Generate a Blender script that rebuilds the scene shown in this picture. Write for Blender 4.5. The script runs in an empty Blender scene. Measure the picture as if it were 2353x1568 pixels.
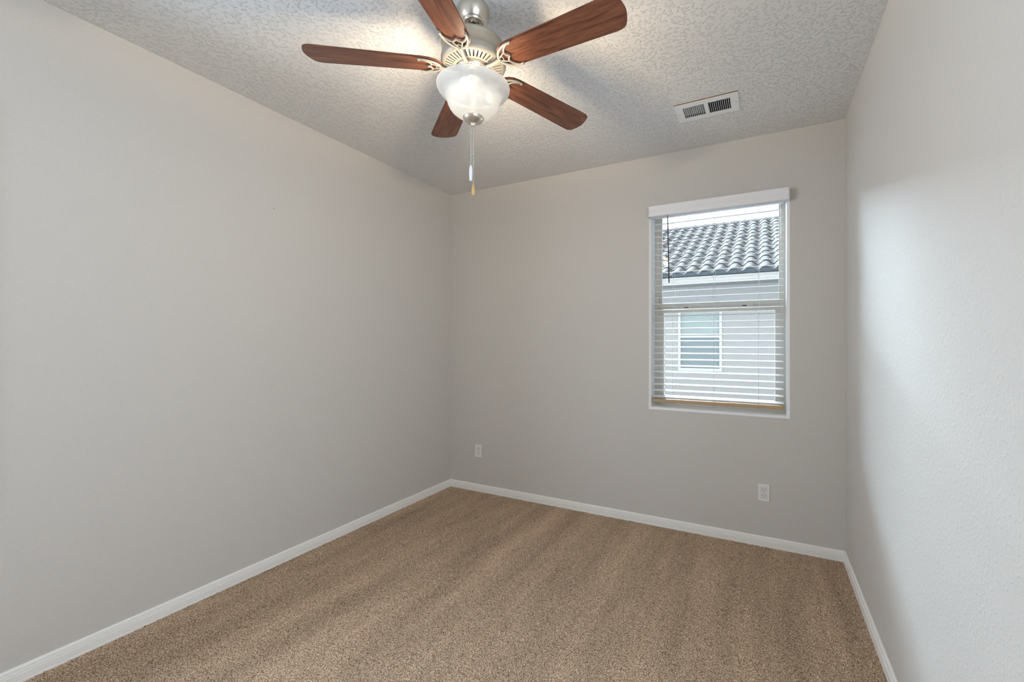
import bpy, bmesh, math, random
import numpy as np
from mathutils import Vector, Matrix

sc = bpy.context.scene
C = sc.collection
PI = math.pi
random.seed(7)

# ---------------------------------------------------------------- camera
# room axes: +Y runs to the window wall, +X to the right-hand wall, Z up, metres
TH, PITCH, ROLL = 0.4577, 0.0049, 0.0024
cam_d = bpy.data.cameras.new('camera')
cam = bpy.data.objects.new('camera', cam_d)
C.objects.link(cam)
F = Vector((-math.sin(TH) * math.cos(PITCH), math.cos(TH) * math.cos(PITCH), math.sin(PITCH)))
R = Vector((math.cos(TH), math.sin(TH), 0))
U = R.cross(F)
R2 = R * math.cos(ROLL) + U * math.sin(ROLL)
U2 = U * math.cos(ROLL) - R * math.sin(ROLL)
cam.matrix_world = Matrix(((R2.x, U2.x, -F.x, 0), (R2.y, U2.y, -F.y, 0), (R2.z, U2.z, -F.z, 1.3464), (0, 0, 0, 1)))
cam_d.sensor_width = 36.0
cam_d.lens = 968.1 / 2353 * 36.0
cam_d.shift_x = -(1275.5 - 1176.5) / 2353
cam_d.shift_y = 0.0002
cam_d.clip_start = 0.02
sc.camera = cam

# ---------------------------------------------------------------- world, sun, large lights, exposure
SKY = 1.9
w = bpy.data.worlds.new('World')
sc.world = w
w.use_nodes = True
bg = w.node_tree.nodes['Background']
bg.inputs['Color'].default_value = (0.86, 0.94, 1.0, 1)
bg.inputs['Strength'].default_value = SKY
# overcast sky: about three times as bright overhead as at the horizon
wt = w.node_tree
tc = wt.nodes.new('ShaderNodeTexCoord')
sp = wt.nodes.new('ShaderNodeSeparateXYZ')
wt.links.new(tc.outputs['Generated'], sp.inputs[0])
cl = wt.nodes.new('ShaderNodeClamp')
wt.links.new(sp.outputs['Z'], cl.inputs['Value'])
ma = wt.nodes.new('ShaderNodeMath')
ma.operation = 'MULTIPLY_ADD'
ma.inputs[1].default_value = 2.0 * SKY
ma.inputs[2].default_value = 1.0 * SKY
wt.links.new(cl.outputs[0], ma.inputs[0])
wt.links.new(ma.outputs[0], bg.inputs['Strength'])

# soft sun added to strengthen the window light, high on the left outside
glow_d = bpy.data.lights.new('added_sky_glow', 'SUN')
glow_d.energy = 92.0
glow_d.angle = math.radians(70)
glow_d.color = (0.74, 0.91, 1.06)
glow = bpy.data.objects.new('added_sky_glow', glow_d)
C.objects.link(glow)
glow.location = (-6, 8, 9)
glow.rotation_euler = Vector((-0.72, 0.54, 0.44)).to_track_quat('Z', 'Y').to_euler()

# fill lights added for the room's general light, on two made-up side windows
SW_Z0, SW_Z1 = 0.75, 2.25
SIDE = {'left': (-0.60, 0.45), 'right': (-0.35, 0.95)}      # extent of each added window along its wall
for nm, x, rz, watts in (('left', -2.639 + 0.03, -PI / 2, 36.0), ('right', 0.4596 - 0.03, PI / 2, 19.5)):
    y0, y1 = SIDE[nm]
    ld = bpy.data.lights.new('added_fill_' + nm, 'AREA')
    ld.shape = 'RECTANGLE'
    ld.size, ld.size_y = y1 - y0 - 0.1, SW_Z1 - SW_Z0 - 0.1
    ld.energy = watts
    ld.spread = math.radians(155)
    ld.color = (0.74, 0.915, 1.10)
    lo_ = bpy.data.objects.new('added_fill_' + nm, ld)
    C.objects.link(lo_)
    lo_.location = (x, (y0 + y1) / 2, (SW_Z0 + SW_Z1) / 2)
    lo_.rotation_euler = (PI / 2, 0, rz)          # faces into the room
# guides sampling of the sky through the visible window
pd_ = bpy.data.lights.new('window_portal', 'AREA')
pd_.shape = 'RECTANGLE'
pd_.size, pd_.size_y = 0.88, 1.46
pd_.cycles.is_portal = True
po = bpy.data.objects.new('window_portal', pd_)
C.objects.link(po)
po.location = (-0.3015, 3.134 + 0.20, 1.61)
po.rotation_euler = (PI / 2, 0, PI)

BULB_W = 195.0                                  # watts of each of the fan's bulbs together

sc.view_settings.view_transform = 'Standard'
sc.view_settings.look = 'None'
sc.view_settings.gamma = 1.0
sc.view_settings.use_curve_mapping = False
sc.view_settings.exposure = 0.0
sc.cycles.max_bounces = 12
sc.cycles.diffuse_bounces = 8
sc.cycles.transparent_max_bounces = 16
sc.cycles.sample_clamp_indirect = 6.0

# ---------------------------------------------------------------- dimensions
H = 2.743
YW, XL, XR, YR = 3.134, -2.639, 0.4596, -1.20
WX0, WX1, WZ0, WZ1 = -0.742, 0.139, 0.878, 2.335     # window opening in the wall


# ---------------------------------------------------------------- materials
def new_mat(name):
    m = bpy.data.materials.new(name)
    m.use_nodes = True
    nt = m.node_tree
    return m, nt, nt.nodes['Principled BSDF'], nt.nodes['Material Output']


def rgb(r, g, b):
    return (r, g, b, 1.0)


def plain(name, col, rough=0.5, metal=0.0, spec=0.5):
    m, nt, p, o = new_mat(name)
    p.inputs['Base Color'].default_value = rgb(*col)
    p.inputs['Roughness'].default_value = rough
    p.inputs['Metallic'].default_value = metal
    p.inputs['Specular IOR Level'].default_value = spec
    # a trace of unevenness in the finish
    t = nt.nodes.new('ShaderNodeTexCoord')
    n = nt.nodes.new('ShaderNodeTexNoise')
    n.inputs['Scale'].default_value = 40
    nt.links.new(t.outputs['Object'], n.inputs['Vector'])
    mr = nt.nodes.new('ShaderNodeMapRange')
    mr.inputs['To Min'].default_value = max(0.02, rough - 0.06)
    mr.inputs['To Max'].default_value = min(1.0, rough + 0.06)
    nt.links.new(n.outputs['Fac'], mr.inputs['Value'])
    nt.links.new(mr.outputs['Result'], p.inputs['Roughness'])
    return m


def textured_paint(name, col, scale, lo, hi, strength, dist, rough=0.75):
    """painted drywall: thresholded noise makes the raised blobs of sprayed texture"""
    m, nt, p, o = new_mat(name)
    p.inputs['Base Color'].default_value = rgb(*col)
    p.inputs['Roughness'].default_value = rough
    p.inputs['Specular IOR Level'].default_value = 0.25
    t = nt.nodes.new('ShaderNodeTexCoord')
    n = nt.nodes.new('ShaderNodeTexNoise')
    n.inputs['Scale'].default_value = scale
    n.inputs['Detail'].default_value = 3.0
    n.inputs['Roughness'].default_value = 0.55
    nt.links.new(t.outputs['Object'], n.inputs['Vector'])
    r = nt.nodes.new('ShaderNodeValToRGB')
    r.color_ramp.elements[0].position = lo
    r.color_ramp.elements[1].position = hi
    nt.links.new(n.outputs['Fac'], r.inputs['Fac'])
    n2 = nt.nodes.new('ShaderNodeTexNoise')
    n2.inputs['Scale'].default_value = scale * 3.2
    n2.inputs['Detail'].default_value = 2.0
    nt.links.new(t.outputs['Object'], n2.inputs['Vector'])
    ad = nt.nodes.new('ShaderNodeMath')
    ad.operation = 'MULTIPLY_ADD'
    ad.inputs[1].default_value = 0.25
    nt.links.new(n2.outputs['Fac'], ad.inputs[0])
    nt.links.new(r.outputs['Color'], ad.inputs[2])
    b = nt.nodes.new('ShaderNodeBump')
    b.inputs['Strength'].default_value = strength
    b.inputs['Distance'].default_value = dist
    nt.links.new(ad.outputs['Value'], b.inputs['Height'])
    nt.links.new(b.outputs['Normal'], p.inputs['Normal'])
    return m


M = {}
M['wall'] = textured_paint('greige_wall_paint', (0.62, 0.595, 0.562), 80, 0.54, 0.66, 0.34, 0.0022)
M['ceiling'] = textured_paint('knockdown_ceiling_paint', (0.72, 0.72, 0.715), 65, 0.53, 0.625, 0.78, 0.0039, 0.85)
M['trim'] = plain('white_trim_paint', (0.91, 0.895, 0.865), 0.35)
M['reveal'] = plain('daylit_reveal_paint', (0.86, 0.875, 0.89), 0.5)  # daylight put into the colour: lighter and cooler than the wall paint
M['vinyl'] = plain('almond_vinyl', (0.58, 0.545, 0.49), 0.4)
M['blind'] = plain('white_faux_wood', (0.76, 0.77, 0.78), 0.35)
M['valance'] = plain('white_valance', (0.87, 0.87, 0.89), 0.4)
M['cord'] = plain('white_cord', (0.72, 0.72, 0.72), 0.8)
M['tan'] = plain('tan_rail', (0.50, 0.34, 0.19), 0.5)
M['wand'] = plain('dark_bronze_wand', (0.055, 0.035, 0.028), 0.35)
M['plate'] = plain('white_plastic', (0.82, 0.81, 0.79), 0.3)
M['dark'] = plain('dark_hole', (0.015, 0.013, 0.012), 0.8)
M['slot'] = plain('socket_slot', (0.10, 0.085, 0.08), 0.8)
M['vent'] = plain('white_enamel_vent', (0.78, 0.80, 0.81), 0.4)
M['duct'] = plain('duct_inside', (0.15, 0.165, 0.19), 0.7)
M['rust'] = plain('brown_gap', (0.20, 0.10, 0.05), 0.9)
M['nickel'] = plain('brushed_nickel', (0.74, 0.69, 0.60), 0.32, 1.0)
M['cream'] = plain('satin_nickel_enamel', (0.42, 0.375, 0.30), 0.38, 0.35)
M['fanwhite'] = plain('pale_antique_enamel', (0.36, 0.33, 0.28), 0.35, 0.1)
M['screw'] = plain('steel_screw', (0.35, 0.34, 0.33), 0.35, 1.0)
M['fobwood'] = plain('light_wood_fob', (0.62, 0.38, 0.15), 0.45)
M['fobwhite'] = plain('white_fob', (0.85, 0.85, 0.85), 0.3)
M['chain'] = plain('bead_chain', (0.78, 0.76, 0.74), 0.25, 0.9)


def wood():
    m, nt, p, o = new_mat('cherry_blade_wood')
    t = nt.nodes.new('ShaderNodeTexCoord')
    oi = nt.nodes.new('ShaderNodeObjectInfo')
    off = nt.nodes.new('ShaderNodeVectorMath')
    off.operation = 'MULTIPLY_ADD'
    off.inputs[1].default_value = (1, 1, 1)
    sc3 = nt.nodes.new('ShaderNodeVectorMath')
    sc3.operation = 'SCALE'
    sc3.inputs[0].default_value = (3.1, 7.7, 1.3)
    nt.links.new(oi.outputs['Random'], sc3.inputs['Scale'])
    nt.links.new(t.outputs['Object'], off.inputs[0])
    nt.links.new(sc3.outputs['Vector'], off.inputs[2])
    mp = nt.nodes.new('ShaderNodeMapping')
    mp.inputs['Scale'].default_value = (2.6, 26, 26)
    nt.links.new(off.outputs['Vector'], mp.inputs['Vector'])
    n = nt.nodes.new('ShaderNodeTexNoise')
    n.inputs['Scale'].default_value = 2.2
    n.inputs['Detail'].default_value = 6
    n.inputs['Roughness'].default_value = 0.62
    n.inputs['Distortion'].default_value = 0.9
    nt.links.new(mp.outputs['Vector'], n.inputs['Vector'])
    r = nt.nodes.new('ShaderNodeValToRGB')
    e = r.color_ramp.elements
    e[0].position = 0.30
    e[0].color = rgb(0.050, 0.017, 0.010)
    e[1].position = 0.72
    e[1].color = rgb(0.235, 0.095, 0.050)
    k = e.new(0.47)
    k.color = rgb(0.140, 0.050, 0.027)
    nt.links.new(n.outputs['Fac'], r.inputs['Fac'])
    nt.links.new(r.outputs['Color'], p.inputs['Base Color'])
    p.inputs['Roughness'].default_value = 0.33
    return m


M['wood'] = wood()


def carpet():
    m, nt, p, o = new_mat('brown_frieze_carpet')
    t = nt.nodes.new('ShaderNodeTexCoord')
    # tuft colours
    n = nt.nodes.new('ShaderNodeTexNoise')
    n.inputs['Scale'].default_value = 215
    n.inputs['Detail'].default_value = 3
    n.inputs['Roughness'].default_value = 0.7
    nt.links.new(t.outputs['Object'], n.inputs['Vector'])
    r = nt.nodes.new('ShaderNodeValToRGB')
    e = r.color_ramp.elements
    e[0].position = 0.35
    e[0].color = rgb(0.10, 0.062, 0.031)
    e[1].position = 0.67
    e[1].color = rgb(0.96, 0.79, 0.65)
    k = e.new(0.45)
    k.color = rgb(0.41, 0.262, 0.155)
    k = e.new(0.55)
    k.color = rgb(0.67, 0.51, 0.375)
    nt.links.new(n.outputs['Fac'], r.inputs['Fac'])
    # vacuum strokes: pile leaning one way or the other, in lanes that run towards the window wall
    mp = nt.nodes.new('ShaderNodeMapping')
    mp.inputs['Rotation'].default_value = (0, 0, math.radians(-14))
    mp.inputs['Scale'].default_value = (4.2, 0.55, 1)
    nt.links.new(t.outputs['Object'], mp.inputs['Vector'])
    n2 = nt.nodes.new('ShaderNodeTexNoise')
    n2.inputs['Scale'].default_value = 1.5
    n2.inputs['Detail'].default_value = 3
    n2.inputs['Roughness'].default_value = 0.6
    nt.links.new(mp.outputs['Vector'], n2.inputs['Vector'])
    mr = nt.nodes.new('ShaderNodeMapRange')
    mr.inputs['From Min'].default_value = 0.3
    mr.inputs['From Max'].default_value = 0.7
    mr.inputs['To Min'].default_value = 0.80
    mr.inputs['To Max'].default_value = 1.18
    nt.links.new(n2.outputs['Fac'], mr.inputs['Value'])
    mul = nt.nodes.new('ShaderNodeVectorMath')
    mul.operation = 'SCALE'
    nt.links.new(r.outputs['Color'], mul.inputs[0])
    nt.links.new(mr.outputs['Result'], mul.inputs['Scale'])
    nt.links.new(mul.outputs['Vector'], p.inputs['Base Color'])
    p.inputs['Roughness'].default_value = 0.95
    p.inputs['Specular IOR Level'].default_value = 0.1
    b = nt.nodes.new('ShaderNodeBump')
    b.inputs['Strength'].default_value = 0.8
    b.inputs['Distance'].default_value = 0.006
    nt.links.new(n.outputs['Fac'], b.inputs['Height'])
    nt.links.new(b.outputs['Normal'], p.inputs['Normal'])
    return m


M['carpet'] = carpet()


def frosted():
    """frosted glass: mostly scatters and lets a little light straight through"""
    m, nt, p, o = new_mat('frosted_glass')
    nt.nodes.remove(p)

    def mix(fac, a, b):
        mx = nt.nodes.new('ShaderNodeMixShader')
        if isinstance(fac, float):
            mx.inputs['Fac'].default_value = fac
        else:
            nt.links.new(fac, mx.inputs['Fac'])
        nt.links.new(a, mx.inputs[1])
        nt.links.new(b, mx.inputs[2])
        return mx.outputs[0]
    d = nt.nodes.new('ShaderNodeBsdfDiffuse')
    d.inputs['Color'].default_value = rgb(0.58, 0.58, 0.58)
    t = nt.nodes.new('ShaderNodeBsdfTranslucent')
    t.inputs['Color'].default_value = rgb(0.56, 0.62, 0.68)
    c = nt.nodes.new('ShaderNodeBsdfTransparent')
    scat = mix(0.22, d.outputs[0], t.outputs[0])
    body = mix(0.15, scat, c.outputs[0])
    g = nt.nodes.new('ShaderNodeBsdfGlossy')
    g.inputs['Roughness'].default_value = 0.5
    f = nt.nodes.new('ShaderNodeFresnel')
    f.inputs['IOR'].default_value = 1.35
    nt.links.new(mix(f.outputs[0], body, g.outputs[0]), o.inputs['Surface'])
    return m


def clear(name, tint=(1, 1, 1), ior=1.45):
    m, nt, p, o = new_mat(name)
    nt.nodes.remove(p)
    t = nt.nodes.new('ShaderNodeBsdfTransparent')
    t.inputs['Color'].default_value = rgb(*tint)
    g = nt.nodes.new('ShaderNodeBsdfGlossy')
    g.inputs['Roughness'].default_value = 0.02
    f = nt.nodes.new('ShaderNodeFresnel')
    f.inputs['IOR'].default_value = ior
    mx = nt.nodes.new('ShaderNodeMixShader')
    nt.links.new(f.outputs[0], mx.inputs['Fac'])
    nt.links.new(t.outputs[0], mx.inputs[1])
    nt.links.new(g.outputs[0], mx.inputs[2])
    nt.links.new(mx.outputs[0], o.inputs['Surface'])
    return m


M['opal'] = frosted()
M['opal_inner'] = clear('clear_inner_skin', (1, 1, 1), 1.02)
M['pane'] = clear('window_glass', (0.97, 0.985, 0.98), 1.45)


def emit(name, col, s):
    m, nt, p, o = new_mat(name)
    p.inputs['Base Color'].default_value = rgb(0.6, 0.6, 0.58)
    p.inputs['Emission Color'].default_value = rgb(*col)
    p.inputs['Emission Strength'].default_value = s
    return m


def frosted_bulb(name, col, s):
    """frosted globe bulb: hottest where one looks straight through at the filament"""
    m = emit(name, col, s)
    nt = m.node_tree
    lw = nt.nodes.new('ShaderNodeLayerWeight')
    lw.inputs['Blend'].default_value = 0.5
    iv = nt.nodes.new('ShaderNodeMath')
    iv.operation = 'SUBTRACT'
    iv.inputs[0].default_value = 1.0
    nt.links.new(lw.outputs['Facing'], iv.inputs[1])
    pw = nt.nodes.new('ShaderNodeMath')
    pw.operation = 'POWER'
    pw.inputs[1].default_value = 2.2
    nt.links.new(iv.outputs[0], pw.inputs[0])
    ml = nt.nodes.new('ShaderNodeMath')
    ml.operation = 'MULTIPLY'
    ml.inputs[1].default_value = s
    nt.links.new(pw.outputs[0], ml.inputs[0])
    nt.links.new(ml.outputs[0], nt.nodes['Principled BSDF'].inputs['Emission Strength'])
    return m


M['bulb'] = frosted_bulb('lit_bulb', (1.0, 0.92, 0.80), 14.0)
M['bulb_far'] = frosted_bulb('lit_bulb_weak', (1.0, 0.90, 0.76), 0.3)


def rough_mat(name, col, scale, amt, bump, rough=0.9):
    m, nt, p, o = new_mat(name)
    t = nt.nodes.new('ShaderNodeTexCoord')
    n = nt.nodes.new('ShaderNodeTexNoise')
    n.inputs['Scale'].default_value = scale
    n.inputs['Detail'].default_value = 5
    nt.links.new(t.outputs['Object'], n.inputs['Vector'])
    r = nt.nodes.new('ShaderNodeValToRGB')
    r.color_ramp.elements[0].position = 0.3
    r.color_ramp.elements[1].position = 0.7
    r.color_ramp.elements[0].color = rgb(*[c * (1 - amt) for c in col])
    r.color_ramp.elements[1].color = rgb(*[min(1, c * (1 + amt)) for c in col])
    nt.links.new(n.outputs['Fac'], r.inputs['Fac'])
    nt.links.new(r.outputs['Color'], p.inputs['Base Color'])
    p.inputs['Roughness'].default_value = rough
    b = nt.nodes.new('ShaderNodeBump')
    b.inputs['Strength'].default_value = bump
    b.inputs['Distance'].default_value = 0.01
    nt.links.new(n.outputs['Fac'], b.inputs['Height'])
    nt.links.new(b.outputs['Normal'], p.inputs['Normal'])
    return m


M['stucco'] = rough_mat('pale_stucco', (0.185, 0.178, 0.174), 60, 0.08, 0.3)
M['tile'] = rough_mat('grey_concrete_tile', (0.060, 0.058, 0.059), 9, 0.15, 0.2, 0.9)
M['tile'].node_tree.nodes['Principled BSDF'].inputs['Specular IOR Level'].default_value = 0.08
M['fascia'] = plain('cream_fascia', (0.24, 0.23, 0.22), 0.6)
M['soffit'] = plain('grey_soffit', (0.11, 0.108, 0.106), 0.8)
M['eave_shade'] = plain('blue_grey_eave_shade', (0.07, 0.09, 0.105), 0.8)  # dark blue-grey stands for the shade under the tile ends
M['nframe'] = plain('white_vinyl', (0.28, 0.27, 0.26), 0.5)
M['nglass'] = plain('teal_window_pane', (0.13, 0.155, 0.148), 0.4)
M['nscreen'] = plain('grey_insect_screen', (0.085, 0.105, 0.11), 0.6)
M['ground'] = rough_mat('yard_gravel', (0.50, 0.50, 0.50), 30, 0.1, 0.4)


# ---------------------------------------------------------------- mesh helpers
class MB:
    """collects shapes for ONE mesh object"""
    def __init__(self):
        self.v, self.f, self.mi, self.sm = [], [], [], []

    def add(self, vs, fs, mi=0, smooth=False):
        b = len(self.v)
        self.v += [tuple(p) for p in vs]
        for f in fs:
            self.f.append(tuple(b + i for i in f))
            self.mi.append(mi)
            self.sm.append(smooth)
        return self

    def box(self, x0, x1, y0, y1, z0, z1, mi=0, bev=0.0):
        bm = bmesh.new()
        bmesh.ops.create_cube(bm, size=1.0)
        for q in bm.verts:
            q.co = Vector(((x0 + x1) / 2 + q.co.x * (x1 - x0), (y0 + y1) / 2 + q.co.y * (y1 - y0), (z0 + z1) / 2 + q.co.z * (z1 - z0)))
        if bev:
            bmesh.ops.bevel(bm, geom=bm.edges[:], offset=bev, segments=2, affect='EDGES', profile=0.5)
        self.from_bm(bm, mi)
        return self

    def from_bm(self, bm, mi=0, smooth=False):
        bm.verts.index_update()
        self.add([q.co[:] for q in bm.verts], [[q.index for q in f.verts] for f in bm.faces], mi, smooth)
        bm.free()
        return self

    def lathe(self, prof, seg=64, mi=0, c=(0, 0), smooth=True, close=False):
        n = len(prof)
        vs, fs = [], []
        for j in range(seg):
            a = 2 * PI * j / seg
            for r, z in prof:
                vs.append((c[0] + r * math.cos(a), c[1] + r * math.sin(a), z))
        m = n if close else n - 1
        for j in range(seg):
            k = (j + 1) % seg
            for i in range(m):
                i2 = (i + 1) % n
                fs.append((j * n + i, k * n + i, k * n + i2, j * n + i2))
        return self.add(vs, fs, mi, smooth)

    def tube(self, pts, rad, seg=10, mi=0, cap=True, flat=1.0):
        pts = [Vector(p) for p in pts]
        n = len(pts)
        rad = rad if isinstance(rad, (list, tuple)) else [rad] * n
        vs, fs = [], []
        up = Vector((0, 0, 1))
        for i, p in enumerate(pts):
            d = (pts[min(i + 1, n - 1)] - pts[max(i - 1, 0)]).normalized()
            s = d.cross(up)
            if s.length < 1e-4:
                s = d.cross(Vector((1, 0, 0)))
            s.normalize()
            t = s.cross(d)
            for j in range(seg):
                a = 2 * PI * j / seg
                vs.append(p + s * (rad[i] * math.cos(a)) + t * (rad[i] * flat * math.sin(a)))
        for i in range(n - 1):
            for j in range(seg):
                k = (j + 1) % seg
                fs.append((i * seg + j, i * seg + k, (i + 1) * seg + k, (i + 1) * seg + j))
        if cap:
            fs.append(tuple(range(seg))[::-1])
            fs.append(tuple((n - 1) * seg + j for j in range(seg)))
        return self.add(vs, fs, mi, True)

    def ball(self, c, r, seg=12, rings=8, mi=0, sz=1.0):
        prof = [(max(1e-5, r * math.sin(PI * i / rings)), c[2] - r * sz * math.cos(PI * i / rings)) for i in range(rings + 1)]
        return self.lathe(prof, seg, mi, (c[0], c[1]))

    def prism(self, outline, z0, z1, mi=0, bev=0.0):
        """outline in the local XY plane, extruded from z0 to z1"""
        bm = bmesh.new()
        vs = [bm.verts.new((x, y, z0)) for x, y in outline]
        f = bm.faces.new(vs)
        r = bmesh.ops.extrude_face_region(bm, geom=[f])
        up = [g for g in r['geom'] if isinstance(g, bmesh.types.BMVert)]
        for q in up:
            q.co.z = z1
        bmesh.ops.recalc_face_normals(bm, faces=bm.faces[:])
        if bev:
            ed = [e for e in bm.edges if abs(e.verts[0].co.z - e.verts[1].co.z) < 1e-6]
            bmesh.ops.bevel(bm, geom=ed, offset=bev, segments=2, affect='EDGES')
        return self.from_bm(bm, mi)

    def build(self, name, mats, parent=None, loc=None):
        me = bpy.data.meshes.new(name)
        me.from_pydata(self.v, [], self.f)
        mats = mats if isinstance(mats, (list, tuple)) else [mats]
        for m in mats:
            me.materials.append(m)
        me.polygons.foreach_set('material_index', self.mi)
        me.polygons.foreach_set('use_smooth', self.sm)
        me.update()
        bm = bmesh.new()
        bm.from_mesh(me)
        bmesh.ops.recalc_face_normals(bm, faces=bm.faces[:])
        bm.to_mesh(me)
        bm.free()
        o = bpy.data.objects.new(name, me)
        C.objects.link(o)
        if loc:
            o.location = loc
        if parent:
            o.parent = parent
        return o


def thing(name, label, cat, loc, group=None):
    o = bpy.data.objects.new(name, None)
    o.empty_display_size = 0.1
    C.objects.link(o)
    o.location = loc
    return tag(o, label, cat, group)


def tag(o, label, cat, group=None):
    o['label'] = label
    o['category'] = cat
    if group:
        o['group'] = group
    return o


def struct(o):
    o['kind'] = 'structure'
    return o


def rect_frame(mb, x0, x1, z0, z1, hx0, hx1, hz0, hz1, y0, y1, mi=0):
    """rectangular ring in the XZ plane, y0 (near) to y1 (far)"""
    o = [(x0, z0), (x1, z0), (x1, z1), (x0, z1)]
    h = [(hx0, hz0), (hx1, hz0), (hx1, hz1), (hx0, hz1)]
    vs = [(x, y0, z) for x, z in o] + [(x, y0, z) for x, z in h] + [(x, y1, z) for x, z in o] + [(x, y1, z) for x, z in h]
    fs = []
    for i in range(4):
        j = (i + 1) % 4
        fs += [(i, j, 4 + j, 4 + i), (8 + j, 8 + i, 12 + i, 12 + j), (8 + i, 8 + j, j, i), (4 + i, 4 + j, 12 + j, 12 + i)]
    mb.add(vs, fs, mi)
    return mb


# ---------------------------------------------------------------- room shell
T = 0.16
# carpet: a dense grid whose tufts are really raised and sunk
step = 0.006
nx = int((XR - XL) / step) + 1
ny = int((YW - 0.25) / step) + 1
gx = np.linspace(XL, XR, nx)
gy = np.linspace(0.25, YW, ny)
rng = np.random.default_rng(3)
X, Y = np.meshgrid(gx, gy)
Z = rng.normal(0, 0.0021, X.shape).clip(-0.005, 0.005)
X = X + rng.normal(0, 0.0014, X.shape)
Y = Y + rng.normal(0, 0.0014, Y.shape)
me = bpy.data.meshes.new('floor')
verts = np.stack([X, Y, Z], -1).reshape(-1, 3)
ii = np.arange(nx * ny).reshape(ny, nx)
quads = np.stack([ii[:-1, :-1], ii[:-1, 1:], ii[1:, 1:], ii[1:, :-1]], -1).reshape(-1, 4)
# the strip under and behind the camera needs no tufts
nb = len(verts)
verts = np.vstack([verts, [[XL, YR, 0], [XR, YR, 0], [XR, 0.25, 0], [XL, 0.25, 0]]])
me.vertices.add(len(verts))
me.vertices.foreach_set('co', verts.astype(np.float32).ravel())
nq = len(quads) + 1
me.loops.add(nq * 4)
me.loops.foreach_set('vertex_index', np.vstack([quads, [[nb, nb + 1, nb + 2, nb + 3]]]).astype(np.int32).ravel())
me.polygons.add(nq)
me.polygons.foreach_set('loop_start', np.arange(0, nq * 4, 4, dtype=np.int32))
me.polygons.foreach_set('use_smooth', np.ones(nq, dtype=bool))
me.update(calc_edges=True)
me.validate()
me.materials.append(M['carpet'])
floor = bpy.data.objects.new('floor', me)
C.objects.link(floor)
struct(floor)

# ceiling slab with the hole of the air register
VX0, VX1, VY0, VY1 = -0.4695, -0.1225, 2.522, 2.725     # register face plate
hx0, hx1, hy0, hy1 = VX0 + 0.025, VX1 - 0.025, VY0 + 0.03, VY1 - 0.03
mb = MB()
xs = [XL - T, hx0, hx1, XR + T]
ys = [YR - 0.4, hy0, hy1, YW + T]
for i in range(3):
    for j in range(3):
        if i == 1 and j == 1:
            continue
        for z in (H, H + 0.10):
            mb.add([(xs[i], ys[j], z), (xs[i + 1], ys[j], z), (xs[i + 1], ys[j + 1], z), (xs[i], ys[j + 1], z)], [(0, 1, 2, 3)])
struct(mb.build('ceiling', M['ceiling']))



def rect_frame_x(mb, a0, a1, z0, z1, h0, h1, hz0, hz1, x0, x1):
    q = MB()
    rect_frame(q, a0, a1, z0, z1, h0, h1, hz0, hz1, x0, x1)
    mb.add([(y, x, z) for x, y, z in q.v], q.f)


for nm, x0, x1, xi, k in (('left', XL - T, XL, XL, 2), ('right', XR, XR + T, XR, 3)):
    y0, y1 = SIDE[nm]
    s_ = 1 if nm == 'left' else -1
    mb = MB().box(x0, x1, YR - 0.4, YW + T, -0.05, H)
    struct(mb.build('wall_' + nm, M['wall']))
    mb = MB()                                     # made-up window behind the fill light: frame with a drawn roller shade
    rect_frame_x(mb, y0 - 0.05, y1 + 0.05, SW_Z0 - 0.05, SW_Z1 + 0.05, y0 + 0.03, y1 - 0.03, SW_Z0 + 0.03, SW_Z1 - 0.03, min(xi, xi + s_ * 0.02), max(xi, xi + s_ * 0.02))
    mb.box(min(xi, xi + s_ * 0.006), max(xi, xi + s_ * 0.006), y0, y1, SW_Z0, SW_Z1)
    struct(mb.build('window_%d' % k, M['trim']))
mb = MB()
rect_frame(mb, XL, XR, -0.05, H, WX0 - 0.02, WX1 + 0.02, WZ0 - 0.02, WZ1 + 0.02, YW, YW + T)
struct(mb.build('wall_back', M['wall']))
mb = MB().box(XL, XR, YR - 0.15, YR, -0.05, H)
struct(mb.build('wall_rear', M['wall']))

# rounded drywall return lining the window opening
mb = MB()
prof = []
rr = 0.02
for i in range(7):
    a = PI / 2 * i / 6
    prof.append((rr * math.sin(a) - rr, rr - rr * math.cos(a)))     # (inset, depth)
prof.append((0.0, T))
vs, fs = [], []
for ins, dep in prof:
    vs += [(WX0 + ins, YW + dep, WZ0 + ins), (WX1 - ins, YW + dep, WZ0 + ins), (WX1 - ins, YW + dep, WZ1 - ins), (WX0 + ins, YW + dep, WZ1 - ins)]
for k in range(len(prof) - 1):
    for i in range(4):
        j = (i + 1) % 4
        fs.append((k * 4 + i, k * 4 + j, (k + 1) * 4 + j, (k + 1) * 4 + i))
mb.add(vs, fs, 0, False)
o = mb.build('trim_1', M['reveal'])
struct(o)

# baseboards: one moulded profile (distance from wall, height)
BP = [(0.0, 0.0), (0.0135, 0.0), (0.0135, 0.009), (0.0115, 0.0105), (0.0115, 0.012), (0.0135, 0.0135), (0.0135, 0.037),
      (0.0105, 0.0385), (0.0105, 0.0405), (0.0125, 0.042), (0.0125, 0.047), (0.0095, 0.0485), (0.0095, 0.0505), (0.0105, 0.052),
      (0.0098, 0.060), (0.0075, 0.064), (0.004, 0.066), (0.0, 0.066)]
n = len(BP)


def run(name, fn0, fn1):
    vs = [fn0(t, z) for t, z in BP] + [fn1(t, z) for t, z in BP]
    fs = [(i, (i + 1) % n, n + (i + 1) % n, n + i) for i in range(n)]
    struct(MB().add(vs, fs).build(name, M['trim']))


run('baseboard_left', lambda t, z: (XL + t, YR, z), lambda t, z: (XL + t, YW - t, z))
run('baseboard_back', lambda t, z: (XL + t, YW - t, z), lambda t, z: (XR - t, YW - t, z))
run('baseboard_right', lambda t, z: (XR - t, YR, z), lambda t, z: (XR - t, YW - t, z))

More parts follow.
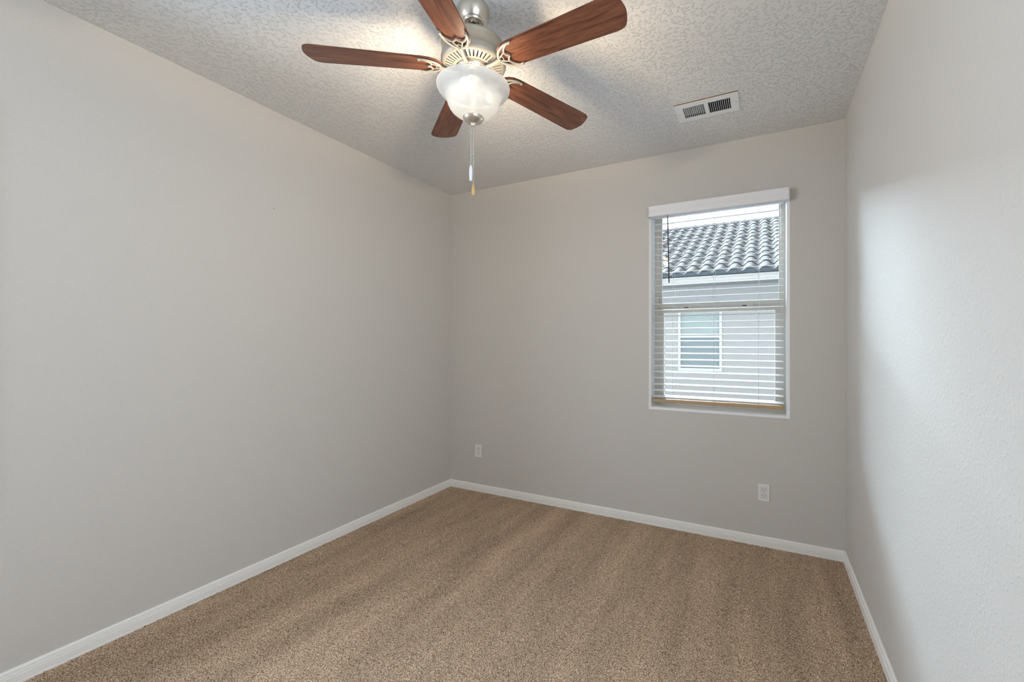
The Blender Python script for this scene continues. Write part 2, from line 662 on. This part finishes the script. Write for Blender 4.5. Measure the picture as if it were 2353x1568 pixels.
# ---------------------------------------------------------------- window unit
win = bpy.data.objects.new('window_1', None)
C.objects.link(win)
win.location = ((WX0 + WX1) / 2, YW + 0.1, WZ0)
win['kind'] = 'structure'
WL = Vector(win.location)


def wpart(mb, name, mat, parent=None, base=None):
    """vertices are given in world space; shift them to the parent's origin"""
    b = WL if base is None else base
    mb.v = [(x - b.x, y - b.y, z - b.z) for x, y, z in mb.v]
    return mb.build(name, mat, parent or win)


FX0, FX1 = WX0 + 0.0, WX1 - 0.0
mb = MB()
rect_frame(mb, FX0, FX1, WZ0, WZ1, FX0 + 0.030, FX1 - 0.030, WZ0 + 0.030, WZ1 - 0.015, YW + 0.10, YW + 0.159)
wpart(mb, 'window_frame', M['vinyl'])
mb = MB()
rect_frame(mb, FX0 + 0.026, FX1 - 0.020, 1.60, WZ1 - 0.014, -0.697, 0.104, 1.648, 2.315, YW + 0.130, YW + 0.152)
rect_frame(mb, -0.700, 0.107, 1.645, 2.318, -0.693, 0.100, 1.652, 2.311, YW + 0.135, YW + 0.147)
up = wpart(mb, 'upper_sash', M['vinyl'])
mb = MB().box(-0.700, 0.107, YW + 0.140, YW + 0.143, 1.646, 2.317)
wpart(mb, 'window_pane', M['pane'], up, WL)
mb = MB()
rect_frame(mb, FX0 + 0.026, FX1 - 0.026, WZ0 + 0.03, 1.636, -0.674, 0.076, 0.955, 1.577, YW + 0.104, YW + 0.129)
mb.box(FX0 + 0.03, FX1 - 0.03, YW + 0.1005, YW + 0.104, 1.600, 1.606)
mb.box(FX0 + 0.03, FX1 - 0.03, YW + 0.098, YW + 0.104, 1.622, 1.6365)
lo = wpart(mb, 'lower_sash', M['vinyl'])
mb = MB().box(-0.678, 0.080, YW + 0.115, YW + 0.118, 0.951, 1.581)
wpart(mb, 'window_pane', M['pane'], lo, WL)
for x in (-0.515, -0.105):
    mb = MB().box(x - 0.045, x + 0.045, YW + 0.092, YW + 0.105, 1.606, 1.622, 0, 0.003)
    lk = wpart(mb, 'sash_lock', M['vinyl'])
    s = 1 if x < -0.3 else -1
    mb = MB().box(x + s * 0.008 - 0.015, x + s * 0.008 + 0.015, YW + 0.090, YW + 0.094, 1.611, 1.6165)
    wpart(mb, 'lock_slot', M['dark'], lk, WL)

# ---------------------------------------------------------------- window blind
BO = Vector((-0.3075, YW + 0.03, 2.335))
bl = thing('window_blind', 'white horizontal slat blind with moulded valance hanging open in the window', 'blind', BO)
SX0, SX1 = -0.738, 0.124
NS, Z0S, PIT, TILT = 30, 2.2826, 0.04573, math.radians(8.5)


def bpart(mb, name, mat, parent=None):
    return wpart(mb, name, mat, parent or bl, BO)


# valance: moulded profile (out from the wall, height), swept along X
VP = [(0.0, 0.0), (0.0, 0.077), (0.050, 0.077), (0.056, 0.0755), (0.058, 0.072), (0.0565, 0.066), (0.0535, 0.060), (0.053, 0.052),
      (0.055, 0.040), (0.0575, 0.030), (0.058, 0.022), (0.0555, 0.016), (0.055, 0.012), (0.053, 0.006), (0.049, 0.001), (0.046, 0.0), (0.046, 0.004), (0.044, 0.072), (0.004, 0.072), (0.004, 0.0)]
VX = (-0.757, 0.157)
m_ = len(VP)
mb = MB()
vz = 2.277
vs = [(VX[0], YW - 0.002 - a, vz + b) for a, b in VP] + [(VX[1], YW - 0.002 - a, vz + b) for a, b in VP]
mb.add(vs, [(i, (i + 1) % m_, m_ + (i + 1) % m_, m_ + i) for i in range(m_)], 0, False)
for X_, s in ((VX[0], 1), (VX[1], -1)):       # returns that close the ends
    pr = [(a, b) for a, b in VP[1:16]] + [(0.0, 0.0)]
    vs = [(X_, YW - 0.002 - a, vz + b) for a, b in pr] + [(X_ + s * 0.006, YW - 0.002 - a, vz + b) for a, b in pr]
    k = len(pr)
    mb.add(vs, [tuple(range(k)), tuple(range(k, 2 * k))] + [(i, (i + 1) % k, k + (i + 1) % k, k + i) for i in range(k)])
bpart(mb, 'valance', M['valance'])
mb = MB().box(SX0 + 0.002, SX1 + 0.004, YW + 0.004, YW + 0.056, 2.290, 2.328, 0, 0.002)
bpart(mb, 'headrail', M['blind'])
# slats: 50 mm wide, slightly crowned, room edge a little low
slat = MB()
hw, th = 0.025, 0.0028
cols = 9
top = []
for i in range(cols):
    u = -1 + 2 * i / (cols - 1)
    top.append((u * hw, 0.0016 * (1 - u * u)))
ring = top + [(a, b - th) for a, b in reversed(top)]
k = len(ring)
hl = (SX1 - SX0) / 2
vs = [(-hl, a, b) for a, b in ring] + [(hl, a, b) for a, b in ring]
slat.add(vs, [tuple(range(k)), tuple(range(k, 2 * k))] + [(i, (i + 1) % k, k + (i + 1) % k, k + i) for i in range(k)])
s0 = slat.build('slat', M['blind'], bl)
for i in range(NS):
    o = s0 if i == 0 else s0.copy()
    if i:
        C.objects.link(o)
        o.parent = bl
    o.location = ((SX0 + SX1) / 2 - BO.x, 0, Z0S - PIT * i - BO.z)
    o.rotation_euler = (TILT + random.uniform(-0.012, 0.012), 0, random.uniform(-0.0006, 0.0006))
zb = Z0S - PIT * (NS - 1)
mb = MB().box(SX0, SX1, YW + 0.006, YW + 0.054, 0.9145, 0.9355, 0, 0.003)
br = bpart(mb, 'bottom_rail', M['tan'])
br['label'] = 'tan bottom rail'
for x in (-0.588, -0.307, -0.025):
    mb = MB()
    for y in (YW + 0.0035, YW + 0.0565):
        mb.tube([(x + (0.006 if y > YW + 0.02 else -0.002), y, 2.292), (x + (0.004 if y > YW + 0.02 else 0), y, 0.925)], 0.0009, 6)
    for i in range(NS):
        z = Z0S - PIT * i - 0.0042
        mb.tube([(x - 0.002, YW + 0.0035, z - 0.004), (x + 0.005, YW + 0.0565, z + 0.004)], 0.0005, 4)
    bpart(mb, 'ladder_cord', M['cord'])
    mb = MB().lathe([(1e-5, 0.911), (0.007, 0.911), (0.008, 0.913), (0.008, 0.9155)], 16, 0, (x + 0.001, YW + 0.022))
    bpart(mb, 'cord_plug', M['screw'], br)
mb = MB()
mb.tube([(-0.624, YW - 0.004, 2.296), (-0.6235, YW - 0.004, 2.25), (-0.614, YW - 0.004, 1.79)], [0.0025, 0.0038, 0.0042], 8)
mb.tube([(-0.624, YW + 0.006, 2.300), (-0.624, YW - 0.004, 2.302), (-0.624, YW - 0.004, 2.29)], 0.0015, 6)
bpart(mb, 'tilt_wand', M['wand'])['label'] = 'dark bronze tilt wand'

# ---------------------------------------------------------------- outlets


def outlet(x, z, label):
    o = thing('wall_outlet', label, 'outlet', (x, YW, z), 'white duplex outlets low on the window wall')
    mb = MB().box(-0.035, 0.035, -0.0055, 0.0, -0.0575, 0.0575, 0, 0.0025)
    mb.build('cover_plate', M['plate'], o)
    mb = MB().lathe([(1e-5, 0.0012), (0.0028, 0.0008), (0.0032, 0)], 14)
    mb.v = [(a, -0.0055 - c, b) for a, b, c in mb.v]
    mb.build('screw', M['plate'], o)
    for zc in (0.0195, -0.0195):
        # rounded face with flat top and bottom
        ol = []
        for i in range(40):
            a = 2 * PI * i / 40
            ol.append((0.0172 * math.cos(a), max(-0.0135, min(0.0135, 0.0172 * math.sin(a)))))
        gap = MB().prism([(p * 1.07, q * 1.07) for p, q in ol], 0.0, 0.0058)
        gap.v = [(a, -c, b + zc) for a, b, c in gap.v]
        gp = gap.build('receptacle', [M['slot']], o)
        rc = MB().prism(ol, 0.0, 0.0072, 0, 0.0006)
        rc.v = [(a, -c, b + zc) for a, b, c in rc.v]
        rc.build('socket_face', M['plate'], gp)
        for sx, hh in ((-0.0064, 0.0044), (0.0064, 0.0036)):
            s = MB().box(sx - 0.0013, sx + 0.0013, -0.0075, -0.0070, zc + 0.0035 - hh, zc + 0.0035 + hh)
            s.build('slot', M['dark'], gp)
        s = MB().prism([(0.0027 * math.cos(a), (0.0027 * math.sin(a)) if math.sin(a) < 0 else 0.0018 * math.sin(a)) for a in [2 * PI * i / 16 for i in range(16)]], 0.0070, 0.0075)
        s.v = [(a, -c, b + zc - 0.0078) for a, b, c in s.v]
        s.build('ground_hole', M['dark'], gp)
    return o


outlet(-2.3175, 0.367, 'white duplex outlet on the window wall near the left corner')
outlet(0.007, 0.355, 'white duplex outlet on the wall below the window')

# a small dark mark on the otherwise bare left wall
mb = MB().lathe([(1e-5, 0.0015), (0.002, 0.001), (0.0028, 0.0)], 10)
mb.v = [(c, a, b) for a, b, c in mb.v]
o = mb.build('wall_speck', M['slot'], None, (XL, 1.522, 2.152))
tag(o, 'tiny dark speck on the blank left wall', 'speck')

# ---------------------------------------------------------------- air register in the ceiling
VO = Vector(((VX0 + VX1) / 2, (VY0 + VY1) / 2, H))
vt = thing('ceiling_vent', 'white metal air register with two banks of louvers in the ceiling', 'vent', VO)
wx, wy = (VX1 - VX0) / 2, (VY1 - VY0) / 2


def vpart(mb, name, mat, parent=None):
    return mb.build(name, mat, parent or vt)


mb = MB()
bx0, bx1, by = 0.010, 0.130, 0.060
zt, zb_ = 0.0, -0.006
xs = [-wx, -bx1, -bx0, bx0, bx1, wx]
ys = [-wy, -by, by, wy]
for i in range(5):
    for j in range(3):
        if j == 1 and i in (1, 3):
            continue
        mb.box(xs[i], xs[i + 1], ys[j], ys[j + 1], zb_, zb_ + 0.002)
for (a, b, c, d) in ((-wx, wx, -wy, -wy + 0.002), (-wx, wx, wy - 0.002, wy), (-wx, -wx + 0.002, -wy, wy), (wx - 0.002, wx, -wy, wy)):
    mb.box(a, b, c, d, zb_ + 0.0021, zt)
vpart(mb, 'face_plate', M['vent'])
for side in (-1, 1):
    for i in range(12):
        xc = side * (bx0 + (bx1 - bx0) * (i + 0.0) / 11)
        lean = -0.0042 if side < 0 else 0.0058
        # bowed blade: bottom edge leans away from the middle
        mb = MB()
        pr = [(0.0, 0.016), (0.0030 * side, 0.006), (lean, -0.0055)]
        vs = []
        for y in (-by, by):
            for a, b in pr:
                vs.append((xc - lean * 0.5 + a - 0.0008, y, b))
            for a, b in reversed(pr):
                vs.append((xc - lean * 0.5 + a + 0.0008, y, b))
        fs = [(k, (k + 1) % 6, 6 + (k + 1) % 6, 6 + k) for k in range(6)] + [tuple(range(6)), tuple(range(6, 12))]
        mb.add(vs, fs)
        vpart(mb, 'louver', M['vent'])
for x in (-wx + 0.012, wx - 0.012):
    mb = MB().lathe([(1e-5, zb_ - 0.0014), (0.0026, zb_ - 0.001), (0.0034, zb_)], 12, 0, (x, 0))
    vpart(mb, 'screw', M['screw'])
mb = MB()
hw_, hy_ = (hx1 - hx0) / 2, (hy1 - hy0) / 2
b = [(-hw_, -hy_), (hw_, -hy_), (hw_, hy_), (-hw_, hy_)]
mb.add([(x, y, 0.001) for x, y in b] + [(x, y, 0.2) for x, y in b], [(0, 1, 5, 4), (1, 2, 6, 5), (2, 3, 7, 6), (3, 0, 4, 7), (4, 5, 6, 7)])
vpart(mb, 'duct', M['duct'])
mb = MB().box(-wx, wx, -wy - 0.0035, -wy - 0.0002, -0.0035, 0.0)
vpart(mb, 'edge_gap', M['rust'])['label'] = 'brown gap along the near edge'

# ---------------------------------------------------------------- ceiling fan
AX, AY, ZB = -1.0795, 1.418, 2.4909
PH, TAU = 1.2210, -0.1751
fan = thing('ceiling_fan', 'five-blade ceiling fan with cherry blades and lit frosted glass bowl', 'ceiling fan', (AX, AY, H))


def fpart(mb, name, mat, parent=None, zoff=H):
    """fan meshes are written with world heights about the fan axis"""
    mb.v = [(x, y, z - zoff) for x, y, z in mb.v]
    return mb.build(name, mat, parent or fan)


mb = MB().lathe([(1e-5, H - 0.0005), (0.060, H - 0.0005), (0.0645, H - 0.004), (0.0655, H - 0.012), (0.0645, H - 0.022), (0.0610, H - 0.034), (0.0555, H - 0.046), (0.0490, H - 0.056),
                 (0.0445, H - 0.061), (0.0430, H - 0.0615), (0.0430, H - 0.0655), (0.0405, H - 0.069), (0.034, H - 0.0705), (0.0275, H - 0.0695), (0.0255, H - 0.066), (0.0255, H - 0.03), (1e-5, H - 0.03)], 64)
fpart(mb, 'canopy', M['nickel'])
mb = MB().lathe([(0.011, H - 0.05), (0.011, 2.60), (0.026, 2.597), (0.028, 2.585)], 32)
mb.ball((0, 0, H - 0.048), 0.019, 24, 12)
fpart(mb, 'downrod', M['nickel'])
# motor housing: drum with rolled top edge
mb = MB().lathe([(0.020, 2.588), (0.112, 2.588), (0.122, 2.586), (0.128, 2.582), (0.131, 2.576), (0.1305, 2.571), (0.128, 2.568), (0.128, 2.528), (0.1305, 2.5255), (0.132, 2.521), (0.1325, 2.516)], 96)
hs = fpart(mb, 'motor_housing', M['cream'])
# lower dish with radial slots
mb = MB()
mb.lathe([(0.1325, 2.516), (0.1328, 2.508), (0.131, 2.501), (0.127, 2.4955), (0.121, 2.492), (0.116, 2.490)], 126)
mb.lathe([(0.084, 2.4855), (0.078, 2.4845), (0.073, 2.4850), (0.071, 2.489), (0.070, 2.500)], 126)
ns = 42
for i in range(ns):
    a0 = 2 * PI * i / ns
    da = 2 * PI / ns * 0.62
    pts = []
    for a in (a0, a0 + da / 2, a0 + da):
        for r, z in ((0.116, 2.490), (0.100, 2.4872), (0.084, 2.4855)):
            pts.append((r * math.cos(a), r * math.sin(a), z))
    fs = [(0, 1, 4, 3), (1, 2, 5, 4), (3, 4, 7, 6), (4, 5, 8, 7)]
    base = list(pts)
    pts += [(x, y, z + 0.008) for x, y, z in base]
    fs += [(0, 9, 10, 1), (1, 10, 11, 2), (6, 7, 16, 15), (7, 8, 17, 16), (0, 3, 12, 9), (3, 6, 15, 12), (2, 11, 14, 5), (5, 14, 17, 8)]
    mb.add(pts, fs)
mb.lathe([(0.120, 2.503), (0.080, 2.499)], 64, 1)
fpart(mb, 'vent_plate', [M['fanwhite'], M['duct']])
# rotor hub the arms bolt to
mb = MB().lathe([(0.069, 2.494), (0.069, 2.480), (0.066, 2.474), (0.058, 2.470), (0.052, 2.468), (0.050, 2.462), (0.036, 2.458)], 64)
for i in range(10):
    a = 2 * PI * (i + 0.25) / 10
    mb.ball((0.060 * math.cos(a), 0.060 * math.sin(a), 2.4705), 0.0042, 8, 6)
fpart(mb, 'rotor_hub', M['nickel'])

# blade: paddle that widens to a rounded tip; local x along the radius
half = [(0.128, 0.0), (0.131, 0.018), (0.140, 0.034), (0.153, 0.046), (0.170, 0.0535), (0.190, 0.0575), (0.205, 0.0590), (0.30, 0.0617), (0.42, 0.0652), (0.54, 0.0688),
        (0.604, 0.0708), (0.620, 0.0700), (0.634, 0.0655), (0.643, 0.0580), (0.650, 0.044), (0.6555, 0.028), (0.6590, 0.012), (0.660, 0.0)]
ol = half + [(a, -b) for a, b in reversed(half[1:-1])]
blade_mb = MB().prism(ol, 0.0, 0.0060, 0, 0.0015)
blade0 = blade_mb.build('blade', M['wood'], fan)

# blade iron: crescent with a scalloped inner bow, two struts and the arm to the hub
iron = MB()
zi = -0.0065


def arc(pts, rad, nseg=8, flat=0.8):
    """smooth curve through points (Catmull-Rom)"""
    P = [Vector(p) for p in pts]
    out = []
    for i in range(len(P) - 1):
        a = P[max(i - 1, 0)]
        b, c = P[i], P[i + 1]
        d = P[min(i + 2, len(P) - 1)]
        for j in range(nseg):
            t = j / nseg
            out.append(0.5 * ((2 * b) + (c - a) * t + (2 * a - 5 * b + 4 * c - d) * t * t + (3 * b - a - 3 * c + d) * t ** 3))
    out.append(P[-1])
    nn = len(out)
    rr_ = rad if not isinstance(rad, tuple) else [rad[0] + (rad[1] - rad[0]) * math.sin(PI * i / (nn - 1)) for i in range(nn)]
    iron.tube(out, rr_, 10, 0, True, flat)


arc([(0.212, -0.052, zi), (0.190, -0.0515, zi), (0.162, -0.041, zi), (0.141, -0.023, zi), (0.133, 0.0, zi), (0.141, 0.023, zi), (0.162, 0.041, zi), (0.190, 0.0515, zi), (0.212, 0.052, zi)], (0.0050, 0.0056))
for s in (-1, 1):
    arc([(0.200, s * 0.0505, zi), (0.186, s * 0.043, zi), (0.172, s * 0.030, zi), (0.168, s * 0.018, zi), (0.174, s * 0.007, zi), (0.184, 0.0, zi)], 0.0038)
    arc([(0.138, s * 0.006, zi), (0.148, s * 0.012, zi), (0.160, s * 0.0185, zi), (0.169, s * 0.020, zi)], 0.0030)
    iron.ball((0.213, s * 0.052, zi), 0.0056, 12, 8)
arc([(0.147, -0.011, zi), (0.151, 0.0, zi), (0.147, 0.011, zi)], 0.0024)
arc([(0.054, 0.0, -0.0165), (0.075, 0.0, -0.0170), (0.100, 0.0, -0.0155), (0.122, 0.0, -0.0105), (0.137, 0.0, -0.0070)], [0.0090, 0.0092] + [0.0088] * 31, 8, 0.75)
iron0 = iron.build('blade_bracket', M['fanwhite'], fan)
screws0 = []
for x, y in ((0.2145, -0.052), (0.2145, 0.052), (0.184, 0.0)):
    q = MB().ball((x, y, zi - 0.0045), 0.0035, 10, 6, 0, 0.7).build('screw', M['screw'], iron0)
    screws0.append(q)
for k_ in range(5):
    a = PH + k_ * 2 * PI / 5
    if k_ == 0:
        bo, io = blade0, iron0
    else:
        bo, io = blade0.copy(), iron0.copy()
        for q in (bo, io):
            C.objects.link(q)
            q.parent = fan
        for q0 in screws0:
            q = q0.copy()
            C.objects.link(q)
            q.parent = io
    for q in (bo, io):
        q.location = (0, 0, ZB - H)
        q.rotation_euler = (TAU, 0, a)

# light kit
mb = MB().lathe([(0.040, 2.462), (0.044, 2.452), (0.050, 2.446), (0.052, 2.440), (0.050, 2.432), (0.040, 2.426), (0.018, 2.420), (0.012, 2.400), (0.009, 2.300), (1e-5, 2.298)], 48)
fpart(mb, 'light_fitter', M['nickel'])
outer = [(0.1500, 2.4110), (0.1492, 2.4050), (0.1450, 2.3960), (0.1370, 2.3860), (0.1270, 2.3770), (0.1180, 2.3690), (0.1120, 2.3600), (0.1085, 2.3490), (0.1050, 2.3370),
         (0.0990, 2.3240), (0.0900, 2.3120), (0.0780, 2.3020), (0.0630, 2.2940), (0.0450, 2.2885), (0.0250, 2.2860), (0.0080, 2.2850)]
inner = [(max(0.0075, r - 0.0035), z + 0.0035) for r, z in outer]
inner[0] = (0.1462, 2.4125)
mb = MB()
mb.lathe(outer, 96, 0)
mb.lathe([outer[0], (0.1485, 2.4135), inner[0]], 96, 0)
mb.lathe(inner, 96, 1)
bowl = fpart(mb, 'glass_bowl', [M['opal'], M['opal_inner']])
mb = MB().lathe([(1e-5, 2.2860), (0.041, 2.2860), (0.0435, 2.2835), (0.0425, 2.2795), (0.037, 2.2725), (0.028, 2.2660), (0.017, 2.2615), (0.009, 2.2590), (0.0085, 2.2540), (0.0065, 2.2500), (0.003, 2.2480), (1e-5, 2.2475)], 48)
fpart(mb, 'finial', M['nickel'], bowl)

# two globe bulbs; the one nearest the camera side shines through the glass most strongly
for bx, by_, bz, mk in ((0.020, -0.075, 2.380, 'bulb'), (0.055, 0.050, 2.385, 'bulb_far')):
    mb = MB().ball((bx, by_, bz), 0.0265, 32, 20)
    lb = fpart(mb, 'light_bulb', M[mk])
    q_ = math.hypot(bx, by_)
    mb = MB().tube([(bx * 0.1, by_ * 0.1, bz), (bx * (1 - 0.022 / q_), by_ * (1 - 0.022 / q_), bz)], 0.0085, 14)
    fpart(mb, 'bulb_socket', M['cream'], lb)
# their light together, a soft ball inside the bowl
ld = bpy.data.lights.new('bulb_light', 'POINT')
ld.energy = BULB_W
ld.color = (1.0, 0.80, 0.56)
ld.shadow_soft_size = 0.060
# soften its hot core so that the fittings a hand's width away keep their detail
ld.use_nodes = True
ln = ld.node_tree
em = ln.nodes['Emission']
fo = ln.nodes.new('ShaderNodeLightFalloff')
fo.inputs['Strength'].default_value = 1.0
fo.inputs['Smooth'].default_value = 1.0
ln.links.new(fo.outputs['Quadratic'], em.inputs['Strength'])
lo_ = bpy.data.objects.new('bulb_light', ld)
C.objects.link(lo_)
lo_.parent = fan
lo_.location = (0.004, -0.022, 2.352 - H)

# two bead chains with their fobs
for nm, dx, z1, kind in (('a', -0.0065, 2.083, 'w'), ('b', 0.0005, 2.009, 'o')):
    mb = MB()
    px, py = dx * math.cos(TH), dx * math.sin(TH) - (0.006 if kind == 'w' else 0.0)
    z = 2.252 if kind == 'o' else 2.2655
    while z > z1:
        mb.ball((px, py, z), 0.0017, 8, 6)
        z -= 0.0042
    mb.tube([(px, py, 2.262 if kind == 'w' else 2.25), (px, py, z1)], 0.0005, 5)
    if kind == 'o':
        mb.ball((px, py, 2.137), 0.0031, 10, 6, 0, 1.5)
    ch = fpart(mb, 'pull_chain', M['chain'])
    if kind == 'w':
        pf = [(1e-5, 2.084), (0.003, 2.083), (0.0055, 2.077), (0.0068, 2.066), (0.0070, 2.050), (0.0064, 2.032), (0.0055, 2.0215), (0.0048, 2.0195), (1e-5, 2.0195)]
        fpart(MB().lathe(pf, 20, 0, (px, py)), 'pull_fob', M['fobwhite'], ch)['label'] = 'white pull fob'
    else:
        pf = [(1e-5, 2.010), (0.0028, 2.009), (0.0048, 2.002), (0.0066, 1.990), (0.0075, 1.976), (0.0070, 1.967), (0.0050, 1.962), (1e-5, 1.961)]
        fpart(MB().lathe(pf, 20, 0, (px, py)), 'pull_fob', M['fobwood'], ch)['label'] = 'light wooden pull fob'

# ---------------------------------------------------------------- outside: the house next door
YN, YE = 9.3, 8.85
HO = Vector((-0.7, YN, -0.2))
nb_ = thing('neighbour_house', 'pale stucco house with grey tiled roof seen through the window', 'house', HO)


def npart(mb, name, mat, parent=None):
    return wpart(mb, name, mat, parent or nb_, HO)


NX0, NX1 = -9.0, 6.0
qx0, qx1, qz0, qz1 = -1.627, -0.750, 0.768, 2.215
mb = MB()
rect_frame(mb, NX0, NX1, -0.2, 2.75, qx0 + 0.02, qx1 - 0.02, qz0 + 0.02, qz1 - 0.02, YN, YN + 0.2)
npart(mb, 'wall', M['stucco'])
mb = MB()
rect_frame(mb, qx0, qx1, qz0, qz1, qx0 + 0.05, qx1 - 0.05, qz0 + 0.06, qz1 - 0.05, YN - 0.02, YN + 0.05)
mb.box(qx0 + 0.03, qx1 - 0.03, YN - 0.015, YN + 0.05, 1.472, 1.515)
nf = npart(mb, 'window', M['nframe'])
nf['label'] = 'white framed sash window'
mb = MB().box(qx0 + 0.045, qx1 - 0.045, YN + 0.03, YN + 0.04, 1.51, qz1 - 0.045)
npart(mb, 'upper_pane', M['nglass'], nf)
mb = MB().box(qx0 + 0.045, qx1 - 0.045, YN + 0.02, YN + 0.03, qz0 + 0.055, 1.475)
npart(mb, 'lower_pane', M['nscreen'], nf)
# eave: boxed soffit, fascia with a drip strip, dark board painted as the shade under the tile ends
mb = MB().box(NX0, NX1, YE + 0.02, YN, 2.545, 2.565)
npart(mb, 'soffit', M['soffit'])
mb = MB()
mb.box(NX0, NX1, YE, YE + 0.03, 2.565, 2.690)
mb.box(NX0, NX1, YE - 0.012, YE, 2.655, 2.690)
mb.box(NX0, NX1, YE - 0.010, YE, 2.560, 2.580)
npart(mb, 'fascia', M['fascia'])
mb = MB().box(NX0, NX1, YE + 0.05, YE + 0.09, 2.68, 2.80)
npart(mb, 'eave_shade_board', M['eave_shade'])
# tile field: every course a wavy sheet lapping the one below it
SL, PW, NC, RUN = 0.48, 0.271, 13, 0.335
AMP, LIP = 0.078, 0.030
mb = MB()
nxp = int((NX1 - NX0) / (PW / 12)) + 1
xsn = [NX0 + (NX1 - NX0) * i / (nxp - 1) for i in range(nxp)]


def wave(x):
    u = ((x - 0.053) / PW) % 1.0
    return AMP * (1 - (0.5 - 0.5 * math.cos(2 * PI * u)) ** 1.6)


for c_ in range(NC):
    y0 = YE - 0.06 + c_ * RUN
    y1 = y0 + RUN + 0.05
    zb0 = 2.742 + c_ * RUN * SL
    rows = []
    for x in xsn:
        wv = wave(x)
        rows.append([(x, y0 + 0.01, zb0 + wv - LIP + 0.012), (x, y0, zb0 + wv), (x, y0 + RUN / 2, zb0 + RUN / 2 * (SL - 0.06) + wv), (x, y1, zb0 + (y1 - y0) * (SL - 0.06) + wv)])
    vs = [p for r_ in rows for p in r_]
    fs = []
    for i in range(nxp - 1):
        for j in range(3):
            fs.append((i * 4 + j, (i + 1) * 4 + j, (i + 1) * 4 + j + 1, i * 4 + j + 1))
    mb.add(vs, fs, 0, False)
npart(mb, 'roof_tiles', M['tile'])
yr = YE - 0.06 + NC * RUN
zr = 2.742 + NC * RUN * SL
mb = MB()
x = NX0
while x < NX1:                       # low ridge tiles, end to end
    mb.tube([(x, yr + 0.05, zr - 0.050), (x + 0.41, yr + 0.05, zr - 0.047)], [0.100, 0.102], 16)
    x += 0.40
npart(mb, 'ridge_cap', M['tile'])
mb = MB().add([(NX0, yr + 0.1, zr), (NX1, yr + 0.1, zr), (NX1, yr + 5, zr - 2.5), (NX0, yr + 5, zr - 2.5)], [(0, 1, 2, 3)])
mb.add([(NX0, YE, 2.69), (NX1, YE, 2.69), (NX1, yr + 0.1, zr - 0.05), (NX0, yr + 0.1, zr - 0.05)], [(0, 1, 2, 3)])
npart(mb, 'roof_deck', M['tile'])

mb = MB().box(-30, 30, YW + T, 40, -0.45, -0.2)
g = mb.build('ground', M['ground'])
struct(g)
